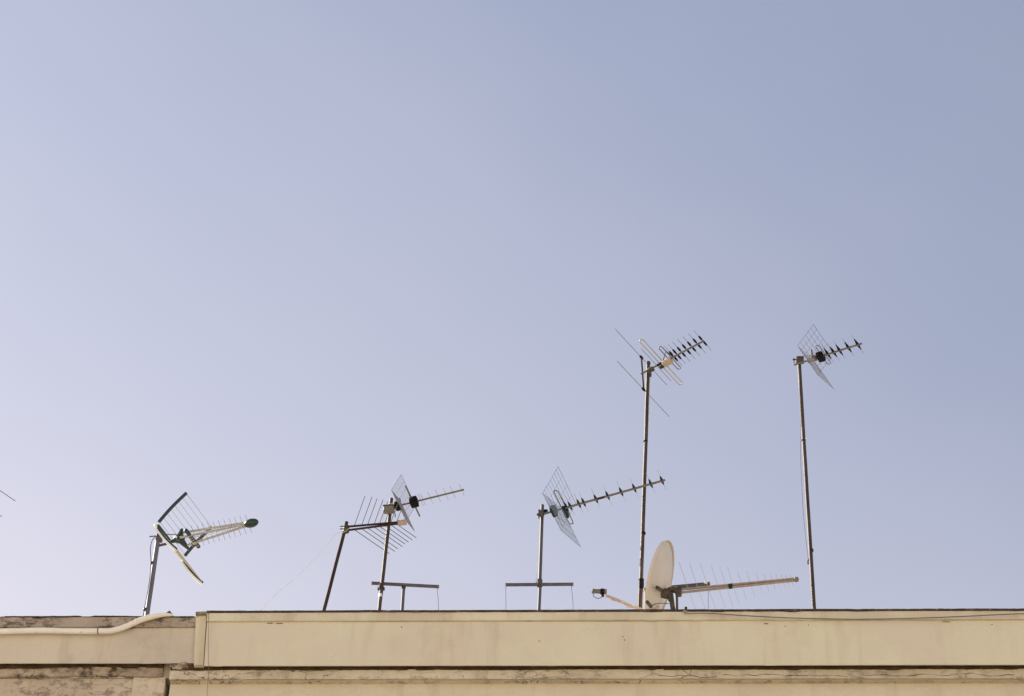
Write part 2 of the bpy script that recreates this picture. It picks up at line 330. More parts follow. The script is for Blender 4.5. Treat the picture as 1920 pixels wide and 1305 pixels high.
# wall with window openings just below the frame
Y3 = Y0 + .155
wx = [X(635, 1300, Y3), X(908, 1300, Y3)]
hood_top = Zy(1303, Y3 - .03); wt = hood_top - .13; wb = wt - 1.5; hw = .24
wl = MB()
def wallbox(x0, x1, za_, zb_): wl.box(((x0 + x1) / 2, Y3 + .15, (za_ + zb_) / 2), ((x1 - x0) / 2, 0, 0), (0, .15, 0), (0, 0, (zb_ - za_) / 2))
wallbox(xl, XR, wt, zb); wallbox(xl, XR, -.12, wb)
edges = [xl] + sum([[x - hw, x + hw] for x in wx], []) + [XR]
for i in range(0, len(edges), 2): wallbox(edges[i], edges[i + 1], wb, wt)
obj('wall', wl, M['cream_wall'], R_, smooth=False)
for x in wx:
    h = MB(); arc = []
    for k in range(13):
        q = math.pi * (.5 - .36 + .72 * k / 12); arc.append((x + math.cos(q) * .36, Y3 - .0, hood_top - .33 + math.sin(q) * .3))
    h.tube(arc, .03, 8)
    w_ = MB().box((x, Y3 + .2, (wt + wb) / 2), (hw - .03, 0, 0), (0, .004, 0), (0, 0, (wt - wb) / 2 - .03))
    fr = MB()
    for s in (-1, 1): fr.box((x + s * (hw - .02), Y3 + .19, (wt + wb) / 2), (.018, 0, 0), (0, .03, 0), (0, 0, (wt - wb) / 2 - .002))
    fr.box((x, Y3 + .189, (wt + wb) / 2), (.015, 0, 0), (0, .025, 0), (0, 0, (wt - wb) / 2 - .004))
    for z in (wt - .022, wb + .022): fr.box((x, Y3 + .187, z), (hw - .04, 0, 0), (0, .028, 0), (0, 0, .018))
    f = obj('window', fr, M['wood'], R_, smooth=False); obj('pane', w_, M['glass'], f, smooth=False); obj('hood', h, M['old_ledge'], f)
# roof slab
ZR = ZT - .55
obj('roof', MB().box((XR / 2 + (xa) / 2, Y0 + 5, ZR - .1), ((XR - xa) / 2 - .001, 0, 0), (0, 5 - TH - .012, 0), (0, 0, .1)), M['roof'], R_, smooth=False)
obj('rear_wall', MB().box(((XR + xa) / 2, Y0 + 9.9, ZR / 2 - .2), ((XR - xa) / 2 - .01, 0, 0), (0, .15, 0), (0, 0, ZR / 2)), M['cream_wall'], R_, smooth=False)
for x in (xl + .16, XR - .15): obj('side_wall', MB().box((x, Y0 + 5.1, ZR / 2 - .3), (.149, 0, 0), (0, 4.62, 0), (0, 0, ZR / 2)), M['cream_wall'], R_, smooth=False)

# house added out of view behind the camera; bounces sunlight onto the facade
O_ = thing('added_bounce_house', (0, -4, 0), 'pale unseen house added behind the camera to bounce sunlight onto the facade', 'building')
OY = -4.0
ow = MB(); oxs = [-27 + 3.6 * k for k in range(16)]; oz = [1.2, 4.4, 7.6, 10.8]
def ob(x0, x1, z0, z1, d=.35): ow.box(((x0 + x1) / 2, OY - d / 2, (z0 + z1) / 2), ((x1 - x0) / 2, 0, 0), (0, d / 2, 0), (0, 0, (z1 - z0) / 2))
zs_ = [-.12] + sum([[z, z + 1.7] for z in oz], []) + [14.2]
for i in range(0, len(zs_), 2): ob(-29, 29, zs_[i], zs_[i + 1])
for z in oz:
    ex = [-29] + sum([[x - .5, x + .5] for x in oxs], []) + [29]
    for i in range(0, len(ex), 2): ob(ex[i], ex[i + 1], z, z + 1.7)
obj('wall', ow, plaster('added_bounce_plaster', (.70, .60, .44), (.66, .55, .40), (.45, .36, .26), 0, .2, seed=90), O_, smooth=False)
obj('roof', MB().box((0, OY - 5, 14.3), (29.2, 0, 0), (0, 5.2, 0), (0, 0, .1)), M['roof'], O_, smooth=False)  # roof of the added bounce house
wsrc = None
for z in oz:
    for x in oxs:
        if wsrc is None:
            wsrc = obj('window', MB().box((x, OY - .25, z + .85), (.5, 0, 0), (0, .03, 0), (0, 0, .85)), M['wood'], O_, smooth=False); w0 = Vector((x, 0, z))  # window of the added bounce house
        else:
            c_ = wsrc.copy(); c_.location = wsrc.location + Vector((x, 0, z)) - w0; col.objects.link(c_); c_.parent = O_

# left, lower and more weathered building
XL = -14.0
L_ = thing('weathered_building', (XL / 2 - 2, Y0 + .3, 0), 'lower brown stained plastered building at left, mouldy ledge under its parapet', 'building')
YL = Y0 + .05; ZL = Zy(1158.5, YL, 100); l1 = Zy(1178, YL, 100); l2 = Zy(1243.5, YL, 100); xe = xa - .004
# its parapet rises a little towards the joint, as in an old hand-levelled wall
obj('parapet_rim', sweep([(YL - .02, l1 + .002, 2, 1), (YL - .02, ZL - .008, 1.6), (YL + TH, ZL - .008, 0), (YL + TH, l1 + .002, 0)], XL, xe, amp=.003, chip=.008, seed=21), M['old_rim'], L_)
obj('parapet', sweep([(YL, l2, 1.5, 1), (YL, l1), (YL + TH, l1, 0), (YL + TH, l2 - .1, 0), (YL + .10, l2 - .1, 0), (YL + .098, l2 + .08, 0), (YL + .018, l2 + .08, 0), (YL + .012, l2 + .001, .5)], XL, xe, amp=.003, chip=.006, seed=22), M['old'], L_)
obj('coping', sweep([(YL - .028, ZL - .007, 1.4, 1), (YL - .028, ZL + .002, 1.2), (YL + TH + .01, ZL + .004, 0), (YL + TH + .01, ZL - .007, 0)], XL, xe - .01, amp=.003, chip=.01, seed=23), M['bitumen'], L_)
Y2l = YL + .062; lb = Zy(1268, Y2l, 100); xq = X(305, 1260, Y2l)
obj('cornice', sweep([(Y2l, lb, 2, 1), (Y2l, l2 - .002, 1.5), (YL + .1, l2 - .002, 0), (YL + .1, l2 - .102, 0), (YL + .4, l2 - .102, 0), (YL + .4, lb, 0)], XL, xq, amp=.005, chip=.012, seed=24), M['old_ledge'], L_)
obj('groove_shade', sweep([(YL + .058, l2 - .014, 2.5, 1), (YL + .054, l2 + .078, 0), (YL + .088, l2 + .078, 0), (YL + .088, l2 - .001, 0)], XL, xq - .002, amp=.005, chip=.014, seed=56, cf=6), M['shade_dirt'], L_)  # dark strip again: shade below the left parapet coloured in, with dirt
Y3l = Y2l + .04
obj('wall', sweep([(Y3l, -.1, 0), (Y3l, lb - .6, 1), (Y3l, lb - .3, 1), (Y3l, lb - .001, 1), (Y3l + .3, lb - .001, 0), (Y3l + .3, -.1, 0)], XL, X(249, 1290, Y3l), amp=.004, chip=.01, seed=25), M['old_wall'], L_)
obj('pilaster', sweep([(Y3l - .022, 0, 0), (Y3l - .022, lb - .3, 1), (Y3l - .022, lb - .001, 1), (Y3l + .3, lb - .001, 0), (Y3l + .3, 0, 0)], X(249, 1290, Y3l) + .001, X(309, 1290, Y3l), amp=.003, chip=.006, seed=26), plaster('pilaster_plaster', (.63, .55, .43), (.56, .48, .37), (.36, .28, .21), .1, .4, seed=66), L_)
# packing mortar under the end of the parapet, over the open joint
jb = MB()
random.seed(3)
for k in range(16):
    px = 314 + random.random() * 48; py = 1245 + random.random() * 9
    c = at_y(px, py, Y2 - .002 + random.random() * .02); r = .012 + random.random() * .022
    q = MB().ellipsoid(c, Vector((r * 1.7, 0, 0)), Vector((0, r * .8, 0)), Vector((0, 0, r * .7)), 9, 6)
    for v in q.v: v += Vector([noise.noise(v * 40 + Vector((i * 9, 0, 0))) * .012 for i in range(3)])
    jb.add(q.v, q.f)
obj('joint_mortar', jb, M['old_ledge'], L_, smooth=False)
ZRL = ZL - .5
obj('roof', MB().box(((XL + xe) / 2, YL + 5, ZRL - .1), ((xe - XL) / 2 - .004, 0, 0), (0, 5 - TH - .012, 0), (0, 0, .1)), M['roof'], L_, smooth=False)
obj('rear_wall', MB().box(((XL + xq) / 2, YL + 9.9, ZRL / 2 - .2), ((xq - XL) / 2 - .01, 0, 0), (0, .15, 0), (0, 0, ZRL / 2)), M['old_wall'], L_, smooth=False)

# ------------------------------------------------------------------ antennas
def smooth_path(pts, n=8):
    P = [Vector(p) for p in pts]; P = [P[0] * 2 - P[1]] + P + [P[-1] * 2 - P[-2]]; r = []
    for i in range(1, len(P) - 2):
        for k in range(n):
            t = k / n; a, b, c, d = P[i - 1:i + 3]
            r.append(.5 * ((2 * b) + (c - a) * t + (2 * a - 5 * b + 4 * c - d) * t * t + (3 * b - a - 3 * c + d) * t ** 3))
    r.append(P[-2]); return r
def mast_line(bot, top, Y, zroof):
    a, b = at_y(*bot, Y), at_y(*top, Y); d = (b - a) / (b.z - a.z); return a + d * (zroof - a.z), b
def make_mast(root, foot, top, r, m, m_low=None, zsplit=None):
    def seg(a, b):
        n = 24; return [a + (b - a) * (i / n) + Vector((noise.noise(Vector((i * .31, a.x, 1))), 0, 0)) * .002 * (0 < i < n) for i in range(n + 1)]
    ms = obj('mast', MB().tube(seg(foot, top), r, 16), m, root)
    obj('base_plate', MB().box(foot + Vector((0, 0, .008)), (.08, 0, 0), (0, .08, 0), (0, 0, .006)), M['grey_steel'], root, smooth=False)
    return ms
class Rig:
    def __init__(s, root, tip, e0, e1, Y=None, R=None, ang=None):
        s.R = R if R is not None else at_y(*root, Y)
        a, b = at_z(*e0, s.R.z), at_z(*e1, s.R.z); s.e = (b - a).normalized()
        s.T = at_plane(*tip, s.R, s.e); s.b = (s.T - s.R).normalized(); s.u = s.e.cross(s.b)
        if s.u.z < 0: s.u = -s.u
        s.L = (s.T - s.R).length
    def s_(s, px, py): return on_line(px, py, s.R, s.b)
    def p(s, a, t=0, v=0): return s.R + s.b * a + s.e * t + s.u * v
    def t_(s, px, py, P): return on_line(px, py, P, s.e)
    def bu(s, px, py, P): q = at_plane(px, py, P, s.e) - P; return q.dot(s.b), q.dot(s.u)
def holder(rig, a, half, w, h, m, parent):       # tapered insulator across the boom
    mb = MB()
    for sgn in (-1, 1):
        st = [(0, w * .95), (half * .35, w), (half, w * .35)]
        mb_pts = [rig.p(a, sgn * t, h) for t, _ in st]; mb.tube(mb_pts, [q for _, q in st], 8)
    return obj('insulator', mb, m, parent)
def grid_panel(rig, H0, H1, off, nlong, ncross, r, rr):
    """wire grid from hinge edge H0-H1 out along off: nlong wires along the hinge, ncross wires outwards"""
    mb = MB()
    for i in range(nlong + 1):
        d = off * (i / nlong); q = rr if i in (0, nlong) else r
        mb.tube([H0 + d, H1 + d], q, 6)
    for j in range(ncross + 1):
        s = H0 + (H1 - H0) * (j / ncross); q = rr if j in (0, ncross) else r
        n = rig.u * .002; mb.tube([s + n, s + off + n], q, 6)
    return mb
def corner_reflector(rig, root, H0px, H1px, U0px, L1px, nlong, ncross, m, r=.0022, rr=.0035, nlow=0):
    mid = ((H0px[0] + H1px[0]) / 2, (H0px[1] + H1px[1]) / 2); a = rig.s_(*mid); C = rig.p(a)
    t0, t1 = rig.t_(*H0px, C), rig.t_(*H1px, C); hwid = (t1 - t0) / 2
    H0, H1 = C - rig.e * hwid, C + rig.e * hwid
    ub = rig.bu(*U0px, H0); lb_ = rig.bu(*L1px, H1)
    print('reflector width %.2f' % (2 * hwid), 'upper', ub, 'lower', lb_)
    uo = rig.b * ub[0] + rig.u * ub[1]; lo = rig.b * lb_[0] + rig.u * lb_[1]
    obj('reflector_panel', grid_panel(rig, H0, H1, uo, nlong, ncross, r, rr), m, root)
    obj('reflector_panel', grid_panel(rig, H0 - rig.u * .004, H1 - rig.u * .004, lo, nlow or nlong, ncross, r, rr), m, root)
    return a, hwid
def clamp(rig_p, d, root, r=.03, m=None):
    obj('clamp', MB().tube([rig_p - d * .035, rig_p + d * .035], r, 10).tube([rig_p + Vector((r, -r, .012)), rig_p + Vector((-r * 1.8, -r, .012))], .006, 6).tube([rig_p + Vector((r, -r, -.02)), rig_p + Vector((-r * 1.8, -r, -.02))], .006, 6), m or M['bracket'], root)
def report(n, r): print(n, 'boom %.2f m, tilt %.0f' % (r.L, math.degrees(math.asin(r.b.z))))
MG = 'television antennas on roof masts'
UP = Vector((0, 0, 1))

# --- antenna 1: green and white triple boom antenna on the left building
YM = Y0 + .75
foot, top = mast_line((275, 1157), (297, 1006), YM, ZRL)
A1 = thing('tv_antenna', foot, 'white triple boom antenna with dark green nose cone and corner reflector on grey mast', 'antenna', MG)
make_mast(A1, foot, top, .024, M['blue_steel'])
r1 = Rig((300, 1021), (471, 981), (292, 986), (341, 1049), Y=YM); report('A1', r1)
a_h = r1.s_(316.5, 1017.5); C = r1.p(a_h); hw1 = (r1.t_(341, 1049, C) - r1.t_(292, 986, C)) / 2
H0, H1 = C - r1.e * hw1, C + r1.e * hw1
ub = r1.bu(350, 924, H0); lb1 = r1.bu(380, 1092, H1); print('A1 refl', hw1 * 2, ub, lb1)
uo = r1.b * ub[0] + r1.u * ub[1]; lo = r1.b * lb1[0] + r1.u * lb1[1]
def bowed(a, b, off, k=.012):                       # slightly curved side bar of the reflector
    return [a + (b - a) * (i / 8) + off * math.sin(math.pi * i / 8) * k for i in range(9)]
def curved_bar(pts, w, h, up, taper=1):
    mb = MB(); vs = []; n = len(pts)
    for i, p in enumerate(pts):
        t = (pts[min(i + 1, n - 1)] - pts[max(0, i - 1)]).normalized(); u = (up - t * up.dot(t)).normalized(); v = t.cross(u)
        for x, y in ((-1, -1), (1, -1), (1, 1), (-1, 1)): vs.append(p + v * x * w / 2 + u * y * h / 2)
    fs = [(i * 4 + k, i * 4 + (k + 1) % 4, i * 4 + 4 + (k + 1) % 4, i * 4 + 4 + k) for i in range(n - 1) for k in range(4)] + [(3, 2, 1, 0), tuple(4 * (n - 1) + k for k in range(4))]
    return mb.add(vs, fs)
bowd = -r1.b * .6 + r1.u * .3
for H in (H0, H1):
    pts = bowed(H + uo * .10, H + uo, r1.u * .6 - r1.b * .8)
    obj('side_bar', curved_bar(pts, .018, .029, r1.u - r1.b), M['green'], A1)
    pts = bowed(H + lo * .10, H + lo, -r1.u * .6 - r1.b * .8)
    sb = obj('side_bar', curved_bar(pts, .018, .019, r1.u + r1.b), M['green'], A1)
    obj('bar_cap', curved_bar([q - (r1.u * .7 + r1.b * .5) * .022 for q in pts], .032, .020, r1.u + r1.b), M['white'], sb)
mbw, mbl = MB(), MB()
for k in range(1, 9):
    f = k / 8
    mbw.tube([H0 + uo * f * .985, H1 + uo * f * .985], .0022 if k < 8 else .003, 6)
    mbl.tube([H0 + lo * f * .985, H1 + lo * f * .985], .0042, 6)
obj('reflector_wires', mbw, M['pale_rod'], A1); obj('reflector_wires', mbl, M['pale_rod'], A1)
obj('spine', MB().bar(H0 - r1.e * .01, H1 + r1.e * .02, .026, .036, r1.u), M['white'], A1)
obj('spine_liner', MB().bar(H0 + r1.b * .028, H0 + r1.b * .028 + r1.e * hw1 * .9, .02, .02, r1.u), M['green'], A1)
# nose and three booms
nose = r1.p(r1.s_(471, 981)); sN = r1.s_(471, 981)
obj('nose_cone', MB().ellipsoid(nose, r1.e * .046, r1.u * .046, r1.b * .078), M['green'], A1)
s0 = a_h + .14
for (t, v) in ((0, .085), (-.06, -.02), (.075, -.03)):
    obj('boom', MB().tube([r1.p(s0, t, v), r1.p(sN - .04, t * .18, v * .25)], .0125, 10), M['pale_alu'], A1)
for k in range(12):
    f = k / 11; a = s0 + .09 + (sN - .03 - s0 - .09) * f; L_e = .125 - .02 * f; q = 1 - f
    mbx = MB()
    for sg in (-1, 1):
        mbx.tube([r1.p(a, -L_e * .8, sg * L_e * .5), r1.p(a, L_e * .8, -sg * L_e * .5)], .0021, 6)
    obj('director', mbx, M['alu_rod'], A1)
# hub: a star shaped moulding that carries the booms
hub = MB(); hc = r1.p(s0 - .02, -.01, .01)
hub.ellipsoid(hc, r1.e * .05, r1.u * .05, r1.b * .06, 12, 8)
for P in (r1.p(s0 + .0, -.01, .125), r1.p(s0 - .0, -.09, -.045), r1.p(s0 + .03, .11, -.05), r1.p(a_h + .02, 0, 0)):
    hub.tube([hc, hc + (P - hc) * .55, P], [.042, .026, .013], 8)
obj('hub', hub, M['green'], A1)
dp = MB(); cdp = r1.p(s0 + .115, 0, -.012)
dp.bar(cdp - r1.e * .15, cdp + r1.e * .17, .036, .03, r1.u); d_ = obj('dipole', dp, M['green'], A1)
dd = MB()
for k in range(5): c = cdp + r1.e * (-.02 + k * .035) - r1.u * .017; dd.box(c, r1.b * .021, r1.e * .006, r1.u * .003)
obj('dipole_ribs', dd, M['beige'], d_)
obj('mount_arm', MB().tube([r1.p(-.01, 0, -.01), r1.p(a_h, 0, -.01)], .014, 10).box(top + Vector((0.012, 0, -.02)), (.032, 0, 0), (0, .03, 0), (0, 0, .042), bev=.006), M['grey_steel'], A1)
obj('mast_clamp', MB().tube([top + Vector((-.09, 0, .0)), top + Vector((.02, 0, .012))], .006, 6).ellipsoid(top + Vector((0, 0, .02)), Vector((.02, 0, 0)), Vector((0, .02, 0)), Vector((0, 0, .035))), M['bracket'], A1)
def cable(pxs, Y, r, m, parent=None, name='cable', n=6):
    return obj(name, MB().tube(smooth_path([at_y(p[0], p[1], Y if len(p) < 3 else Y + p[2]) for p in pxs]), r, n), m, parent)
cable([(330, 1002), (312, 1002), (303, 1000), (292, 1006), (285, 1014), (282, 1030), (283, 1050), (282, 1075), (277, 1110), (271, 1140), (267, 1165)], YM - .035, .0042, M['cable_black'], A1)
for (x, y) in ((287, 1056), (273.5, 1143)):
    c = at_y(x, y, YM); obj('cable_tie', MB().tube([c - UP * .006, c + UP * .006], .028, 12), M['cable_black'], A1)

# --- V element log periodic antennas
def v_lpda(root, R0, bdir, sweep_deg, stations, lens, tip_cap, mrod, mboom, gap=.045, taper=.35, r=.0115):
    """two stacked booms; upper boom carries one set of arms, lower boom the other, swept forward in a V"""
    b = bdir.normalized(); L = stations[-1] + .05
    e = Vector((-b.y, b.x, 0)).normalized()        # towards the far side
    obj('boom', MB().tube([R0 + UP * gap / 2, R0 + b * L + UP * gap * taper / 2], r, 10), mboom, root)
    obj('boom', MB().tube([R0 - UP * gap / 2, R0 + b * L - UP * gap * taper / 2], r, 10), mboom, root)
    sw = math.radians(sweep_deg)
    for i, (s, l) in enumerate(zip(stations, lens)):
        for sg in (1, -1):
            d = (e * sg * math.cos(sw) + b * math.sin(sw)).normalized()
            up = 1 if (sg < 0) else -1
            P = R0 + b * s + UP * up * gap / 2 * (1 - (1 - taper) * s / L)
            obj('element', MB().tube([P, P + d * l], .0034, 6), mrod, root)
    if tip_cap: obj('end_cap', MB().tube([R0 + b * (L - .03), R0 + b * (L + .05)], .03, 12), M['beige'], root)
YM = Y0 + .7
foot, top = mast_line((607, 1146), (650, 979), YM, ZR)
A3 = thing('tv_antenna', foot, 'dark double boom antenna with long swept elements on leaning dark rusty mast', 'antenna', MG)
make_mast(A3, foot, top, .0185, M['rust_dark'])
Rb = at_y(650, 991, YM - .03); tip3 = at_z(742, 981, Rb.z); b3 = tip3 - Rb; print('A3 boom', b3.length, b3)
sts = [on_line(590 + x / 4.5, 870 + y / 4.5, Rb, b3.normalized()) for x, y in ((333, 540), (395, 530), (445, 527), (500, 520), (545, 515), (590, 510), (640, 505), (690, 500))]
v_lpda(A3, Rb, b3, 27, sts, [.53, .50, .46, .43, .39, .36, .33, .30], True, M['dark_rod'], M['rust_dark'])
clamp(Rb + Vector((-.005, .01, 0)), UP, A3, .032, M['bracket'])
cable([(655, 990), (645, 998), (638, 999), (628, 1003), (600, 1037), (560, 1078), (520, 1112), (485, 1148), (470, 1165)], YM - .08, .0022, M['cable_yellow'], A3)
# the antenna whose element tips enter at the left edge
foot = Vector((0, 0, 0))
A0 = thing('tv_antenna', foot, 'grey antenna cut by the left edge, only two thin rod tips showing', 'antenna', MG)
zA = at_y(-60, 925, Y0 + .6).z; TA, TB = at_z(29, 938, zA), at_z(4, 966, zA)
b0 = b3.normalized(); e0_ = Vector((-b0.y, b0.x, 0)); d0 = (e0_ * math.cos(math.radians(24)) + b0 * math.sin(math.radians(24)))
l_A = .56; R0 = TA - d0 * l_A - b0 * .52; q_ = TB - R0; l_B = q_.dot(e0_) / math.cos(math.radians(24)); s_B = q_.dot(b0) - l_B * math.sin(math.radians(24))
foot = Vector((R0.x, R0.y + .04, ZRL)); top = Vector((R0.x, R0.y + .04, R0.z + .06)); A0.location = foot; WORLD[A0.name] = foot
make_mast(A0, foot, top, .02, M['blue_steel'])
v_lpda(A0, R0, b0, 24, [s_B - .26, s_B - .12, s_B, .52], [l_B + .06, l_B + .03, l_B, l_A], False, M['dark_rod'], M['alu'])
clamp(R0, UP, A0, .03)

# --- antenna 2: grid reflector antenna on rusty mast, left
YM = Y0 + .74
foot, top = mast_line((711, 1146), (734, 935), YM, ZR)
A2 = thing('tv_antenna', foot, 'antenna with fine grey grid reflector and black dipole box on brown mast', 'antenna', MG)
make_mast(A2, foot, top, .0185, M['rust'])
r2 = Rig((732, 952), (870, 918), (862, 909), (871.4, 930.5), Y=YM - .035); report('A2', r2)
obj('boom', MB().tube([r2.p(.0), r2.p(r2.L)], .0095, 10), M['alu'], A2)
corner_reflector(r2, A2, (733.5, 914.5), (760.5, 973), (752, 889.7), (777.5, 996), 11, 5, M['mesh'], .0016, .0026)
for x in (895, 915, 975, 1040, 1105, 1165, 1240):
    sx = 590 + x / 4.5; a = r2.s_(sx, 918 + (870 - sx) * .246)
    obj('director', MB().tube([r2.p(a, -.10, .003), r2.p(a, .10, .003)], .0032, 6), M['pale_rod'], A2)
a = r2.s_(777, 944.5)
obj('dipole_box', MB().box(r2.p(a), r2.b * .040, r2.u * .042, r2.e * .05, bev=.008), M['black'], A2)
obj('dipole', MB().tube([r2.p(a - .012, -.26, .012), r2.p(a - .012, .26, .012)], .009, 10), M['alu'], A2)
a = r2.s_(745.5, 948)
obj('bracket_block', MB().box(r2.p(a), r2.b * .026, r2.u * .034, r2.e * .045, bev=.006), M['black'], A2)
obj('panel_clip', MB().box(r2.p(a + .03, -.02, .02), r2.b * .008, r2.u * .045, r2.e * .02, bev=.002), M['bracket'], A2)
jc = at_y(729, 956, YM - .06)
jb_ = obj('junction_box', MB().box(jc, Vector((.053, 0, .003)), Vector((0, .035, 0)), (0, 0, .030), bev=.006), M['boxgrey'], A2)
obj('lid', MB().box(jc + Vector((0, 0, .034)), Vector((.057, 0, .003)), Vector((0, .038, 0)), (0, 0, .006)), M['bracket'], jb_, smooth=False)
cable([(740, 965), (741, 955), (737, 944), (728, 946), (722, 952), (718, 975), (714, 1010)], YM - .06, .003, M['cable_white'], A2)
cable([(739, 958), (741, 964), (741, 970)], YM - .05, .005, M['cable_black'], A2)
c = at_y(714.5, 1100, YM); obj('clamp', MB().tube([c - UP * .03, c + UP * .028], .024, 12).box(c + Vector((.0, .02, -.012)), (.034, 0, 0), (0, .018, 0), (0, 0, .010)), M['rust_dark'], A2)
c = at_y(713.5, 1117, YM); obj('tape', MB().tube([c - UP * .018, c + UP * .018], .0205, 12), M['white'], A2)

# --- clothesline posts
CG = 'steel T shaped clothesline posts behind the parapet'
def tpost(bot, top_, L0, L1, Y, label, r=.0165, rb=.017):
    foot, top = mast_line(bot, top_, Y, ZR)
    t = thing('clothesline_post', foot, label, 'post', CG)
    obj('post', MB().tube([foot, top], r, 14), M['grey_steel'], t)
    a, b = at_y(*L0, Y - .003), at_y(*L1, Y - .003)
    cb = obj('crossbar', MB().tube([a, b], rb, 14), M['grey_steel'], t)
    for p in (a, b):
        d = (b - a).normalized()
        obj('end_cap', MB().tube([p - d * .006, p + d * .006], rb * 1.08, 14), M['alu'], cb)
    c = top - UP * .012; obj('weld_collar', MB().tube([c - UP * .03, c - UP * .0], [r * 1.1, r * 1.35], 14), M['rust_dark'], t)
    return t, a, b
T2, a, b = tpost((754, 1146), (757, 1098), (698, 1093.5), (822, 1100), Y0 + .80, 'grey T post beside the brown mast, one cord hanging from its right end')
T4, a4, b4 = tpost((1010.5, 1146), (1013, 1092), (949, 1096.5), (1074, 1095.5), Y0 + .80, 'grey T post centred under the long boom antenna, cords hanging from both ends')
T7, a7, b7 = tpost((1269, 1146), (1268, 1104), (1206, 1106), (1330, 1094.5), Y0 + .95, 'grey T post behind the satellite dish with its right arm showing', rb=.019)
def cord(t, x, y0, y1, Y, bow=1, lab=None):
    o = cable([(x, y0), (x - bow * .6, y0 + 5), (x + bow * .3, (y0 + y1) / 2), (x + bow, y1 + 15)], Y, .0022, M['cable_black'], None, 'cord')
    tag(o, lab, 'cord', 'thin cords hanging from clothesline posts'); return o
cord(T2, 821, 1102, 1146, Y0 + .79, 2, 'thin cord hanging from the right end of the crossbar beside the rusty mast')
cord(T4, 948.5, 1098, 1146, Y0 + .79, .3, 'thin cord hanging from the left end of the middle crossbar')
cord(T4, 1073, 1098, 1146, Y0 + .79, 2.5, 'thin wavy cord hanging from the right end of the middle crossbar')
cord(T7, 1328, 1096, 1146, Y0 + .94, 0, 'thin cord hanging from the crossbar right of the satellite dish')

# --- antenna 4: long boom over the middle T post
YM = Y0 + .80
top = at_y(1017, 947, YM); foot = at_y(1012, 1095, YM)
A4 = thing('tv_antenna', foot, 'long boom antenna with blue grey grid reflector on straight grey mast', 'antenna', MG)
obj('mast', MB().tube([foot, top], .0175, 16), M['grey_steel'], A4)
obj('socket', MB().tube([foot - UP * .03, foot + UP * .05], .026, 12).tube([foot + Vector((-.035, -.01, -.01)), foot + Vector((-.035, -.01, .12))], .004, 6), M['bracket'], A4)
r4 = Rig((1011, 966), (1247, 900), (1016.4, 920.6), (1050.6, 990), Y=YM - .035); report('A4', r4)
obj('boom', MB().tube([r4.p(0), r4.p(r4.L)], .0115, 12), M['alu'], A4)
corner_reflector(r4, A4, (1016.4, 920.6), (1050.6, 990), (1046.4, 875), (1088.5, 1025), 8, 4, M['bluemesh'], .0018, .0026, 14)
spx = ((1062, 951), (1069, 949), (1085, 944), (1094, 941.5), (1117, 935), (1139, 929), (1164.5, 922), (1189, 915), (1220, 907), (1241, 901))
for k, (x, y) in enumerate(spx):
    a = r4.s_(x, y)
    d = obj('director', MB().tube([r4.p(a, -.17, .012), r4.p(a, .17, .012)], .0024, 6), M['pale_rod'], A4)
    holder(r4, a, .072, .014, .006, M['teal'], d)
a = r4.s_(1057, 953)
fd = MB(); W_ = .27
loop = [r4.p(a - .018, -W_, .01), r4.p(a - .018, W_, .01)]
fd.tube(smooth_path([r4.p(a + .02, -W_, .014), r4.p(a - .0, -W_ - .02, .014), r4.p(a - .02, -W_, .014), r4.p(a - .02, 0, .014), r4.p(a - .02, W_, .014), r4.p(a, W_ + .02, .014), r4.p(a + .02, W_, .014), r4.p(a + .02, .0, .014), r4.p(a + .02, -W_, .014)], 5), .0055, 8)
dpo = obj('dipole', fd, M['alu'], A4)
obj('dipole_box', MB().box(r4.p(a, .05, -.012), r4.b * .018, r4.u * .022, r4.e * .085, bev=.006), M['teal'], dpo)
a = r4.s_(1038, 958)
obj('reflector_mount', MB().box(r4.p(a, 0, 0), r4.b * .028, r4.u * .03, r4.e * .07, bev=.008).box(r4.p(a + .015, 0, .02), r4.b * .016, r4.u * .035, r4.e * .03, bev=.006), M['teal'], A4)
obj('clamp', MB().tube([at_y(1007, 965, YM - .03), r4.p(.05)], .012, 8).box(r4.p(.03, -.02, .0), r4.b * .02, r4.u * .03, r4.e * .02).box(at_y(1011, 964, YM - .03), (.008, 0, 0), (0, .02, 0), (0, 0, .045))	, M['bracket'], A4, smooth=False)
obj('connector', MB().box(at_y(1023, 958, YM - .02), Vector((.022, 0, 0)), Vector((0, .012, 0)), Vector((0, 0, .014)), bev=.003), M['black'], A4)
cable([(1024, 935), (1020, 927), (1015, 924.5), (1012, 928), (1012.5, 945), (1011.5, 975), (1009.5, 1010), (1007, 1060), (1005, 1090)], YM - .045, .0032, M['cable_white'], A4)
cl = r4.p(r4.s_(1125, 933)); obj('boom_tape', MB().tube([cl - r4.b * .03, cl + r4.b * .045], .0128, 12), M['rust_dark'], A4)

# --- antenna 5: tallest combined antenna
YM = Y0 + .62
foot, top = mast_line((1200.5, 1140), (1215.5, 682), YM, ZR)
A5 = thing('tv_antenna', foot, 'bare rod antenna with folded dipoles and black clips, on tall brown mast beside the dish', 'antenna', MG)
make_mast(A5, foot, top, .0195, M['rust'])
r5 = Rig((1202, 701), (1320, 639), (1202.5, 638.8), (1275, 718), Y=YM - .03); report('A5', r5)
bx = lambda x: 701 - (x - 1202) * .5254
obj('boom', MB().tube([r5.p(0), r5.p(r5.L)], .0105, 12), M['alu'], A5)
ap = .02; P1 = r5.p(ap); 
vu = r5.bu(1202.5, 670, P1); vl = r5.bu(1206.7, 730, P1); print('A5 vertical', vu, vl)
Qa, Qb = P1 + r5.b * vu[0] + r5.u * vu[1], P1 + r5.b * vl[0] + r5.u * vl[1]
obj('reflector_bar', MB().tube([Qa, Qb], .010, 10), M['rust_dark'], A5)
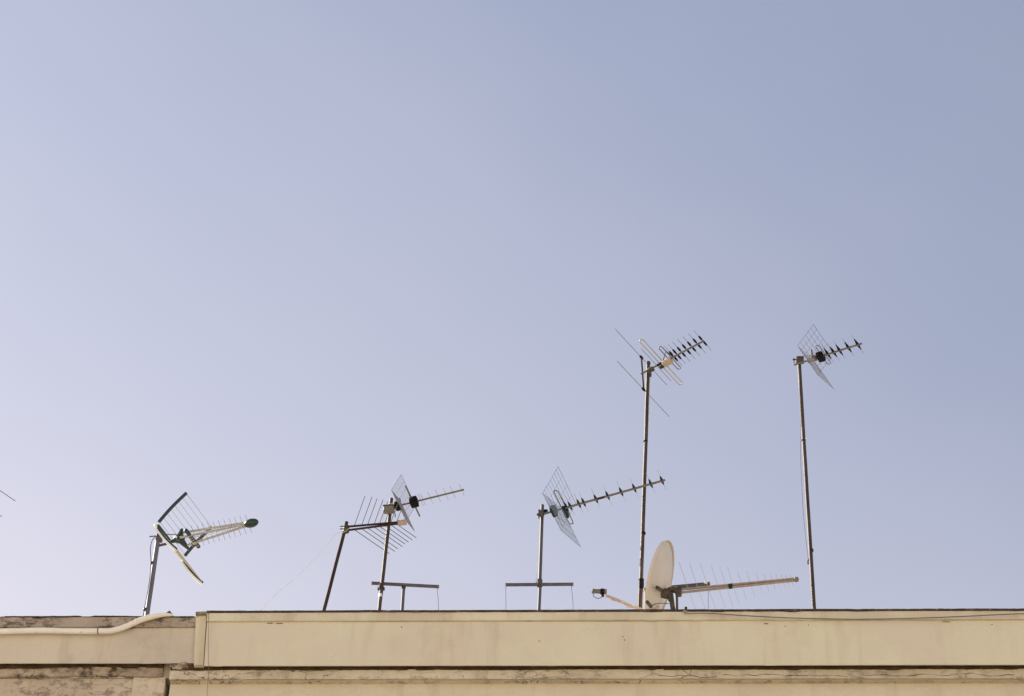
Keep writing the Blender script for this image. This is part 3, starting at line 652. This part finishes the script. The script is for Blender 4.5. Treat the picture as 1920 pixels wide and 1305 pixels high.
for Q, p0, p1 in ((Qa, (1152, 622), (1252, 723)), (Qb, (1158.7, 674), (1252, 782))):
    t0, t1 = r5.t_(*p0, Q), r5.t_(*p1, Q); print('   vhf reflector', t0, t1); h_ = (t1 - t0) / 2
    rr_ = obj('reflector_rod', MB().tube([Q - r5.e * h_, Q + r5.e * h_], .0036, 6), M['alu_rod'], A5)
    obj('rod_clip', MB().ellipsoid(Q, r5.b * .016, r5.u * .016, r5.e * .035, 8, 6), M['black'], rr_)
def folded(rig, a, half, gap, r, m, parent, v=.0, n=6):
    g = gap / 2; pts = []
    for k in range(n + 1): q = -math.pi / 2 + math.pi * k / n; pts.append((g * math.sin(q), half + g * math.cos(q)))
    for k in range(n + 1): q = math.pi / 2 + math.pi * k / n; pts.append((g * math.sin(q), -half + g * math.cos(q)))
    pts.append(pts[0]); return obj('dipole', MB().tube([rig.p(a + x, t, v) for x, t in pts], r, 8), m, parent)
a = r5.s_(1240, bx(1240)); Cq = r5.p(a); hf = (r5.t_(1275, 718, Cq) - r5.t_(1202.5, 638.8, Cq)) / 2; print('   folded half', hf)
folded(r5, a, hf, .042, .0062, M['pale_rod'], A5, .012)
a = r5.s_(1231, bx(1231)); obj('director', MB().tube([r5.p(a, -.31, .01), r5.p(a, .31, .01)], .0034, 6), M['alu_rod'], A5)
a = r5.s_(1256, bx(1256)); folded(r5, a, .19, .036, .0055, M['alu'], A5, .012)
obj('brace', MB().tube([r5.p(a - .07, -.02, .0), r5.p(a - .0, -.06, .07), r5.p(a + .04, 0, 0)], .005, 6), M['rust_dark'], A5)
for (x, y) in ((1316.3, 637), (1306.2, 643), (1296, 649), (1286, 653.6), (1276.7, 658.7), (1268.3, 663.2), (1261.9, 667)):
    a = r5.s_(x, y)
    d = obj('director', MB().tube([r5.p(a, -.185, .012), r5.p(a, .185, .012)], .0028, 6), M['alu_rod'], A5)
    mbh = MB()
    for sg in (-1, 1): mbh.tube([r5.p(a, sg * t, .01) for t in (.012, .035, .075, .09)], [.007, .0125, .010, .005], 8)
    obj('insulator', mbh, M['black'], d)
a = r5.s_(1250.5, bx(1250.5))
obj('dipole_box', MB().box(r5.p(a, 0, -.028), r5.b * .052, r5.u * .024, r5.e * .035, bev=.006), M['beige'], A5)
a = r5.s_(1237, bx(1237)); obj('boom_joint', MB().tube([r5.p(a - .03), r5.p(a + .03)], .0145, 10).box(r5.p(a + .01, .03, -.02), r5.b * .03, r5.u * .005, r5.e * .02), M['rust_dark'], A5)
am = r5.s_(1215, bx(1215))
obj('clamp', MB().box(r5.p(am + .03, 0, -.012), r5.b * .035, r5.u * .014, r5.e * .028, bev=.004).tube([top + Vector((0, 0, -.005)), top + Vector((0, 0, .02))], .024, 12).box(at_y(1217, 703, YM), (.026, 0, 0), (0, .02, 0), (0, 0, .012)), M['bracket'], A5)
cable([(1247, 686), (1238, 689), (1228, 693), (1221, 698), (1219, 712), (1217, 760), (1214, 830), (1210, 900), (1208, 960)], YM + .018, .003, M['cable_white'], A5)
tb = MB()
for (x, y, h_) in ((1210.5, 828, .006), (1206.2, 1000, .01)):
    c = at_y(x, y, YM); tb.tube([c - UP * h_, c + UP * h_], .0235, 12)
obj('mast_band', tb, M['black'], A5)
c = at_y(1202.5, 1095, YM - .002); obj('tape_wrap', MB().tube([c + UP * z for z in (-.062, -.05, -.02, .0, .02, .05, .058)], [.021, .026, .024, .0275, .0245, .028, .022], 12), M['black'], A5)
cable([(1203, 1100), (1207, 1105), (1207.5, 1125), (1205, 1150)], YM - .01, .006, M['cable_white'], A5)
cable([(1199, 1085), (1197.5, 1110), (1196, 1150)], YM - .012, .005, M['cable_white'], A5)

# --- antenna 6: right mast
YM = Y0 + .66
foot, top = mast_line((1526.5, 1146), (1498, 675), YM, ZR)
A6 = thing('tv_antenna', foot, 'antenna with open square grid reflector on the tall rusty mast farthest right', 'antenna', MG)
make_mast(A6, foot, top, .0195, M['rust'])
r6 = Rig((1489, 684), (1616, 644), (1496.7, 651.5), (1534.8, 706.4), Y=YM - .035); report('A6', r6)
obj('boom', MB().tube([r6.p(.0), r6.p(r6.L)], .0105, 12), M['alu'], A6)
corner_reflector(r6, A6, (1496.7, 651.5), (1534.8, 706.4), (1525, 608.3), (1564, 730), 6, 6, M['mesh'], .0018, .0026, 9)
for (x, y) in ((1552, 665), (1563, 661.5), (1574, 658), (1590.4, 652.5), (1608, 646.5)):
    a = r6.s_(x, y); d = obj('director', MB().tube([r6.p(a, -.16, .01), r6.p(a, .16, .01)], .0022, 6), M['alu_rod'], A6)
    mbh = MB()
    for sg in (-1, 1): mbh.tube([r6.p(a, sg * t, .008) for t in (0, .03, .07, .085)], [.015, .014, .006, .008], 8)
    obj('insulator', mbh, M['black'], d)
a = r6.s_(1539, 669.5)
db = obj('dipole_box', MB().box(r6.p(a, .0, -.004), r6.b * .036, r6.u * .03, r6.e * .06, bev=.008), M['black'], A6)
folded(r6, a + .03, .15, .04, .0045, M['alu'], A6, .012)
a = r6.s_(1522, 674)
obj('reflector_mount', MB().box(r6.p(a, 0, .0), r6.b * .05, r6.u * .018, r6.e * .03, bev=.004).tube([r6.p(a + .02, -.03, .01), r6.p(a + .03, -.07, .07)], .011, 8), M['boxgrey'], A6)
obj('clamp', MB().box(top + Vector((.008, -.02, -.018)), (.040, 0, 0), (0, .03, 0), (0, 0, .036), bev=.006).tube([top + Vector((-.07, -.03, -.02)), top + Vector((.03, -.03, -.01))], .008, 8).tube([top + Vector((-.058, -.03, .0)), top + Vector((-.055, -.03, -.06))], .006, 8), M['bracket'], A6)
cable([(1535, 672), (1530, 667), (1515, 667), (1502, 669), (1497, 672)], YM - .05, .003, M['cable_black'], A6)
cable([(1500, 690), (1499, 730), (1502, 790), (1501.5, 820), (1501, 850), (1503, 900), (1506, 960), (1511, 1010), (1516, 1052)], YM - .02, .0025, M['cable_brown'], A6)
cable([(1516, 1049), (1515, 1053), (1515.5, 1058)], YM - .02, .007, M['black'], A6)
tb = MB()
for (x, y, h_) in ((1506.7, 826, .008), (1521, 1032, .012)):
    c = at_y(x, y, YM); tb.tube([c - UP * h_, c + UP * h_], .0225, 12)
obj('mast_band', tb, M['rust_dark'], A6)
c = at_y(1511, 822, YM - .01); obj('glint', MB().ellipsoid(c, Vector((.012, 0, 0)), Vector((0, .006, 0)), Vector((0, 0, .008)), 8, 6), M['white'], A6)  # small white blob standing for a bright glint on the mast

# --- antenna 7: long double boom, fixed to the T post behind the dish
c = at_y(1323, 1092.5, Y0 + .92); obj('end_highlight', MB().ellipsoid(c, Vector((.020, 0, 0)), Vector((0, .02, 0)), Vector((0, 0, .009)), 10, 6), M['white'], T7)  # white lump imitates the bright highlight on the crossbar end
YM = Y0 + .93
Rr = at_y(1272, 1109, YM)
A7 = thing('tv_antenna', Rr, 'low log periodic antenna with silver twin boom pointing right and thin rods', 'antenna', MG)
r7 = Rig(None, (1493, 1086.5), (1272, 1036), (1310, 1146), R=Rr); report('A7', r7)
g = .021
obj('boom', MB().tube([r7.p(-.02, 0, g), r7.p(r7.L, 0, g * .5)], .0125, 12), M['tan_alu'], A7)
obj('boom', MB().tube([r7.p(-.02, 0, -g * .8), r7.p(r7.L, 0, -g * .5)], .0125, 12), M['tan_alu'], A7)
obj('end_cap', MB().ellipsoid(r7.p(r7.L), r7.e * .026, r7.u * .028, r7.b * .026), M['boxgrey'], A7, label='round greenish end cap')
c = r7.p(r7.s_(1369.5, 1096)); obj('spacer', MB().tube([c - r7.b * .018, c + r7.b * .018], .027, 12), M['teal'], A7)
xs = [1291.5, 1309.5, 1328.5, 1347, 1362, 1375, 1391, 1407.5, 1423.5, 1437, 1449, 1459, 1468, 1476, 1484]
hs = [.50, .45, .43, .38, .35, .32, .25, .22, .18, .155, .14, .125, .11, .10, .09]
for k, (x, h_) in enumerate(zip(xs, hs)):
    a = r7.s_(x, 1109 - (x - 1272) * .102)
    obj('element', MB().tube([r7.p(a, -h_, 0), r7.p(a, h_, 0)], .0019, 6), M['faint_rod'], A7)
obj('mount_bracket', MB().box(r7.p(.0, 0, 0), r7.b * .03, r7.u * .05, r7.e * .03, bev=.006).box(at_y(1264, 1106, YM), (.03, 0, 0), (0, .02, 0), (0, 0, .03), bev=.006), M['bracket'], A7)

# --- satellite dish
YD = Y0 + .55
Cd = at_y(1235, 1088, YD); D = (Cd - CAM).length
n = Vector((-.929, .20, .31)).normalized(); n = Matrix.Rotation(YAW, 3, 'Z') @ n
vd = (UP - n * UP.dot(n)).normalized(); hd = n.cross(vd)
RD = 75.8 * D / FPX; print('dish radius', RD)
pole_top = at_y(1256, 1106, YD + .02); pole_foot = at_y(1262, 1145, YD + .02); dd_ = (pole_foot - pole_top); pole_foot = pole_top + dd_ * ((pole_top.z - ZR) / -dd_.z)
DS = thing('satellite_dish', pole_foot, 'beige satellite dish seen from behind, its feed arm reaching left over the parapet', 'satellite dish')
def dish_surface(off, depth=.085, rings=14, seg=64, R=RD):
    vs = [Cd - n * (depth + off)]
    for i in range(1, rings + 1):
        q = i / rings
        for k in range(seg):
            a = 2 * math.pi * k / seg; vs.append(Cd + (hd * math.cos(a) * .96 + vd * math.sin(a)) * R * q - n * (depth * (1 - q * q) + off))
    return vs
seg, rings = 64, 14
va = dish_surface(0); vb = dish_surface(.004); rim_v = []
mb = MB(); N1 = len(va); fs = []
for base, flip in ((0, 0), (N1, 1)):
    for k in range(seg):
        f = (base, base + 1 + k, base + 1 + (k + 1) % seg); fs.append(f if not flip else f[::-1])
    for i in range(rings - 1):
        for k in range(seg):
            p = base + 1 + i * seg; f = (p + k, p + seg + k, p + seg + (k + 1) % seg, p + (k + 1) % seg); fs.append(f if not flip else f[::-1])
mb.add(va + vb, fs); obj('reflector', mb, M['dish'], DS)
lip = MB(); pr = [(1.0, .0), (1.012, .004), (1.022, -.012), (1.018, -.026), (1.008, -.026), (.996, -.006)]
vs = []
for k in range(seg):
    a = 2 * math.pi * k / seg; d = hd * math.cos(a) * .96 + vd * math.sin(a)
    for rr_, zz in pr: vs.append(Cd + d * RD * rr_ + n * zz)
m_ = len(pr); fs = [(k * m_ + j, k * m_ + (j + 1) % m_, ((k + 1) % seg) * m_ + (j + 1) % m_, ((k + 1) % seg) * m_ + j) for k in range(seg) for j in range(m_)]
obj('rim', lip.add(vs, fs), M['dish'], DS)
obj('pole', MB().tube([pole_foot, pole_top + UP * .02], .024, 14), M['bracket'], DS)
bk = Cd - n * .07 - vd * RD * .34
hc = pole_top + Vector((-.0, 0, -.06))
br = MB().bar(bk + n * .02, hc, .085, .075, UP)
B = obj('bracket', br, M['bracket'], DS)
obj('elevation_plate', MB().bar(hc + UP * .05 - Vector((.02, .03, 0)), hc - UP * .09 - Vector((-.01, .03, 0)), .03, .05, Vector((1, 0, 0))).bar(hc + UP * .04 - Vector((.07, .03, 0)), hc + Vector((.06, -.03, .03)), .04, .02, UP), M['rust'], DS)
for (p0, p1) in (((1232, 1101), (1243, 1109)), ((1213, 1128), (1221, 1138))):
    a_, b_ = at_plane(*p0, Cd - n * .085, n), at_plane(*p1, Cd - n * .085, n); obj('back_plate', MB().bar(a_, b_, .03, .03, n), M['bracket'], DS)
feed = at_plane(1126, 1109, Cd, hd); fb = Cd - vd * RD * 1.0 - n * .01; print('feed dist', (feed - Cd).length)
ad = (feed - fb)
arm_end = at_plane(1137, 1117, Cd, hd); arm_lo = at_plane(1212, 1147, Cd, hd)
obj('feed_arm', MB().tube(smooth_path([arm_end, arm_end * .5 + arm_lo * .5, arm_lo, fb - n * .02, bk - n * .02 - vd * .15]), .015, 12), M['arm'], DS)
fdir = ((Cd - vd * RD * .2) - feed).normalized(); hx = Vector((1, 0, -.05)).normalized()
lnb = obj('feed_horn', MB().tube([feed - hx * .085, feed - hx * .078, feed - hx * .06, feed - hx * .055, feed - hx * .015, feed - hx * .0], [.018, .025, .026, .021, .023, .023], 14).tube([feed + hx * .03, feed + hx * .05, feed + hx * .06], [.024, .026, .022], 14), M['horn'], DS)
obj('feed_clamp', MB().tube([feed + hx * .0, feed + hx * .036], .030, 14).box(feed + hx * .022 - UP * .035, (.013, 0, 0), (0, .013, 0), (0, 0, .022), bev=.003), M['black'], lnb)
def dpl(pts, r, m): return obj('cable', MB().tube(smooth_path([at_plane(x, y, Cd - hd * .03, hd) for x, y in pts]), r, 6), m, DS)
dpl([(1112, 1114), (1114, 1119), (1122, 1122), (1129, 1119), (1132, 1116)], .0032, M['cable_black'])
dpl([(1135, 1114), (1144, 1121), (1150, 1126), (1162, 1127), (1168, 1129), (1173, 1136), (1180, 1138.5), (1190, 1139), (1200, 1144), (1205, 1150)], .0042, M['arm'])
dpl([(1166, 1124), (1165, 1131), (1168, 1128), (1175, 1131), (1186, 1134), (1196, 1147)], .0035, M['cable_white'])
dpl([(1255, 1132), (1240, 1131), (1225, 1134), (1212, 1144)], .0035, M['cable_black'])

# ------------------------------------------------------------------ cables, conduit, scraps
P = thing('plastic_conduit', at_y(100, 1184, YL - .06), 'thick cream plastic conduit running along the left parapet and up over its top', 'conduit')
YP = YL - .055
pts = [at_y(x, y, YP) for x, y in ((-260, 1186), (-120, 1184), (-40, 1184.5), (30, 1183), (75, 1182), (130, 1183.2), (183, 1183.4))]
obj('tube', MB().tube(smooth_path(pts), .0285, 16), M['pipe'], P)
pts = [at_y(x, y, YP + dy) for x, y, dy in ((185.5, 1183, 0), (205, 1183, 0), (222, 1179.5, 0), (240, 1173, 0), (262, 1163.5, .0), (285, 1156.5, 0), (305, 1153, .01), (320, 1153, .02), (326, 1154.5, .03))]
obj('tube', MB().tube(smooth_path(pts), [.0285] * 40 + [.0285 - .0009 * i for i in range(25)], 16), M['pipe'], P)
c = at_y(184.3, 1183.2, YP); obj('coupling', MB().tube([c - Vector((.006, 0, 0)), c + Vector((.006, 0, 0))], .027, 14), M['cable_brown'], P)
tl = MB(); a_, b_, c_ = at_y(307, 1152, YP + .05), at_y(318, 1144.5, YP + .07), at_y(327.5, 1156, YP + .03); nn = Vector((.0, .012, .004)); d_2 = at_y(313, 1157, YP + .03)
tl.add([a_, b_, c_, d_2, a_ + nn, b_ + nn, c_ + nn, d_2 + nn], [(0, 1, 2, 3), (7, 6, 5, 4), (0, 4, 5, 1), (1, 5, 6, 2), (2, 6, 7, 3), (3, 7, 4, 0)])
tag(obj('felt_scrap', tl, M['bracket'], smooth=False), 'small brown scrap of roofing felt sticking up at the end of the conduit', 'roofing scrap')
o = cable([(1289, 1150), (1330, 1150), (1400, 1154.5), (1480, 1158.5), (1580, 1160.8), (1640, 1160.8), (1720, 1159), (1800, 1156), (1870, 1152.5), (1925, 1150.5), (2050, 1146)], Y0 - .06, .0048, M['cable_brown'], None, 'sagging_cable')
tag(o, 'brown cable sagging along the right half of the parapet', 'cable')
o = cable([(392, 1150), (391, 1152), (390.5, 1200), (390.8, 1240), (391.5, 1262), (389, 1290), (387, 1330)], Y0 - .035, .0022, M['cable_brown'], None, 'hanging_wire')
tag(o, 'thin wire hanging down the facade beside the parapet joint', 'wire')
c = at_y(1286, 1146, Y0 - .02)
st = thing('cable_anchor', c, 'small upright anchor bolt wound with pale cord on the parapet, right of the dish', 'anchor')
obj('bolt', MB().tube([c - UP * .03, c + UP * .03], .010, 8).tube([c + UP * .03, c + UP * .042], .014, 8), M['teal'], st)
mbc = MB()
for k in range(3): mbc.tube([c + Vector((math.cos(q * .7) * .018 - .004 * k, math.sin(q * .7) * .018, -.03 + .008 * k + q * .001)) for q in range(10)], .004, 6)
mbc.tube(smooth_path([c + Vector((-.02, -.02, -.0)), c + Vector((-.015, -.025, -.03)), c + Vector((.0, -.03, -.045)), c + Vector((.02, -.03, -.02))]), .004, 6)
obj('cord_winding', mbc, M['beige'], st)
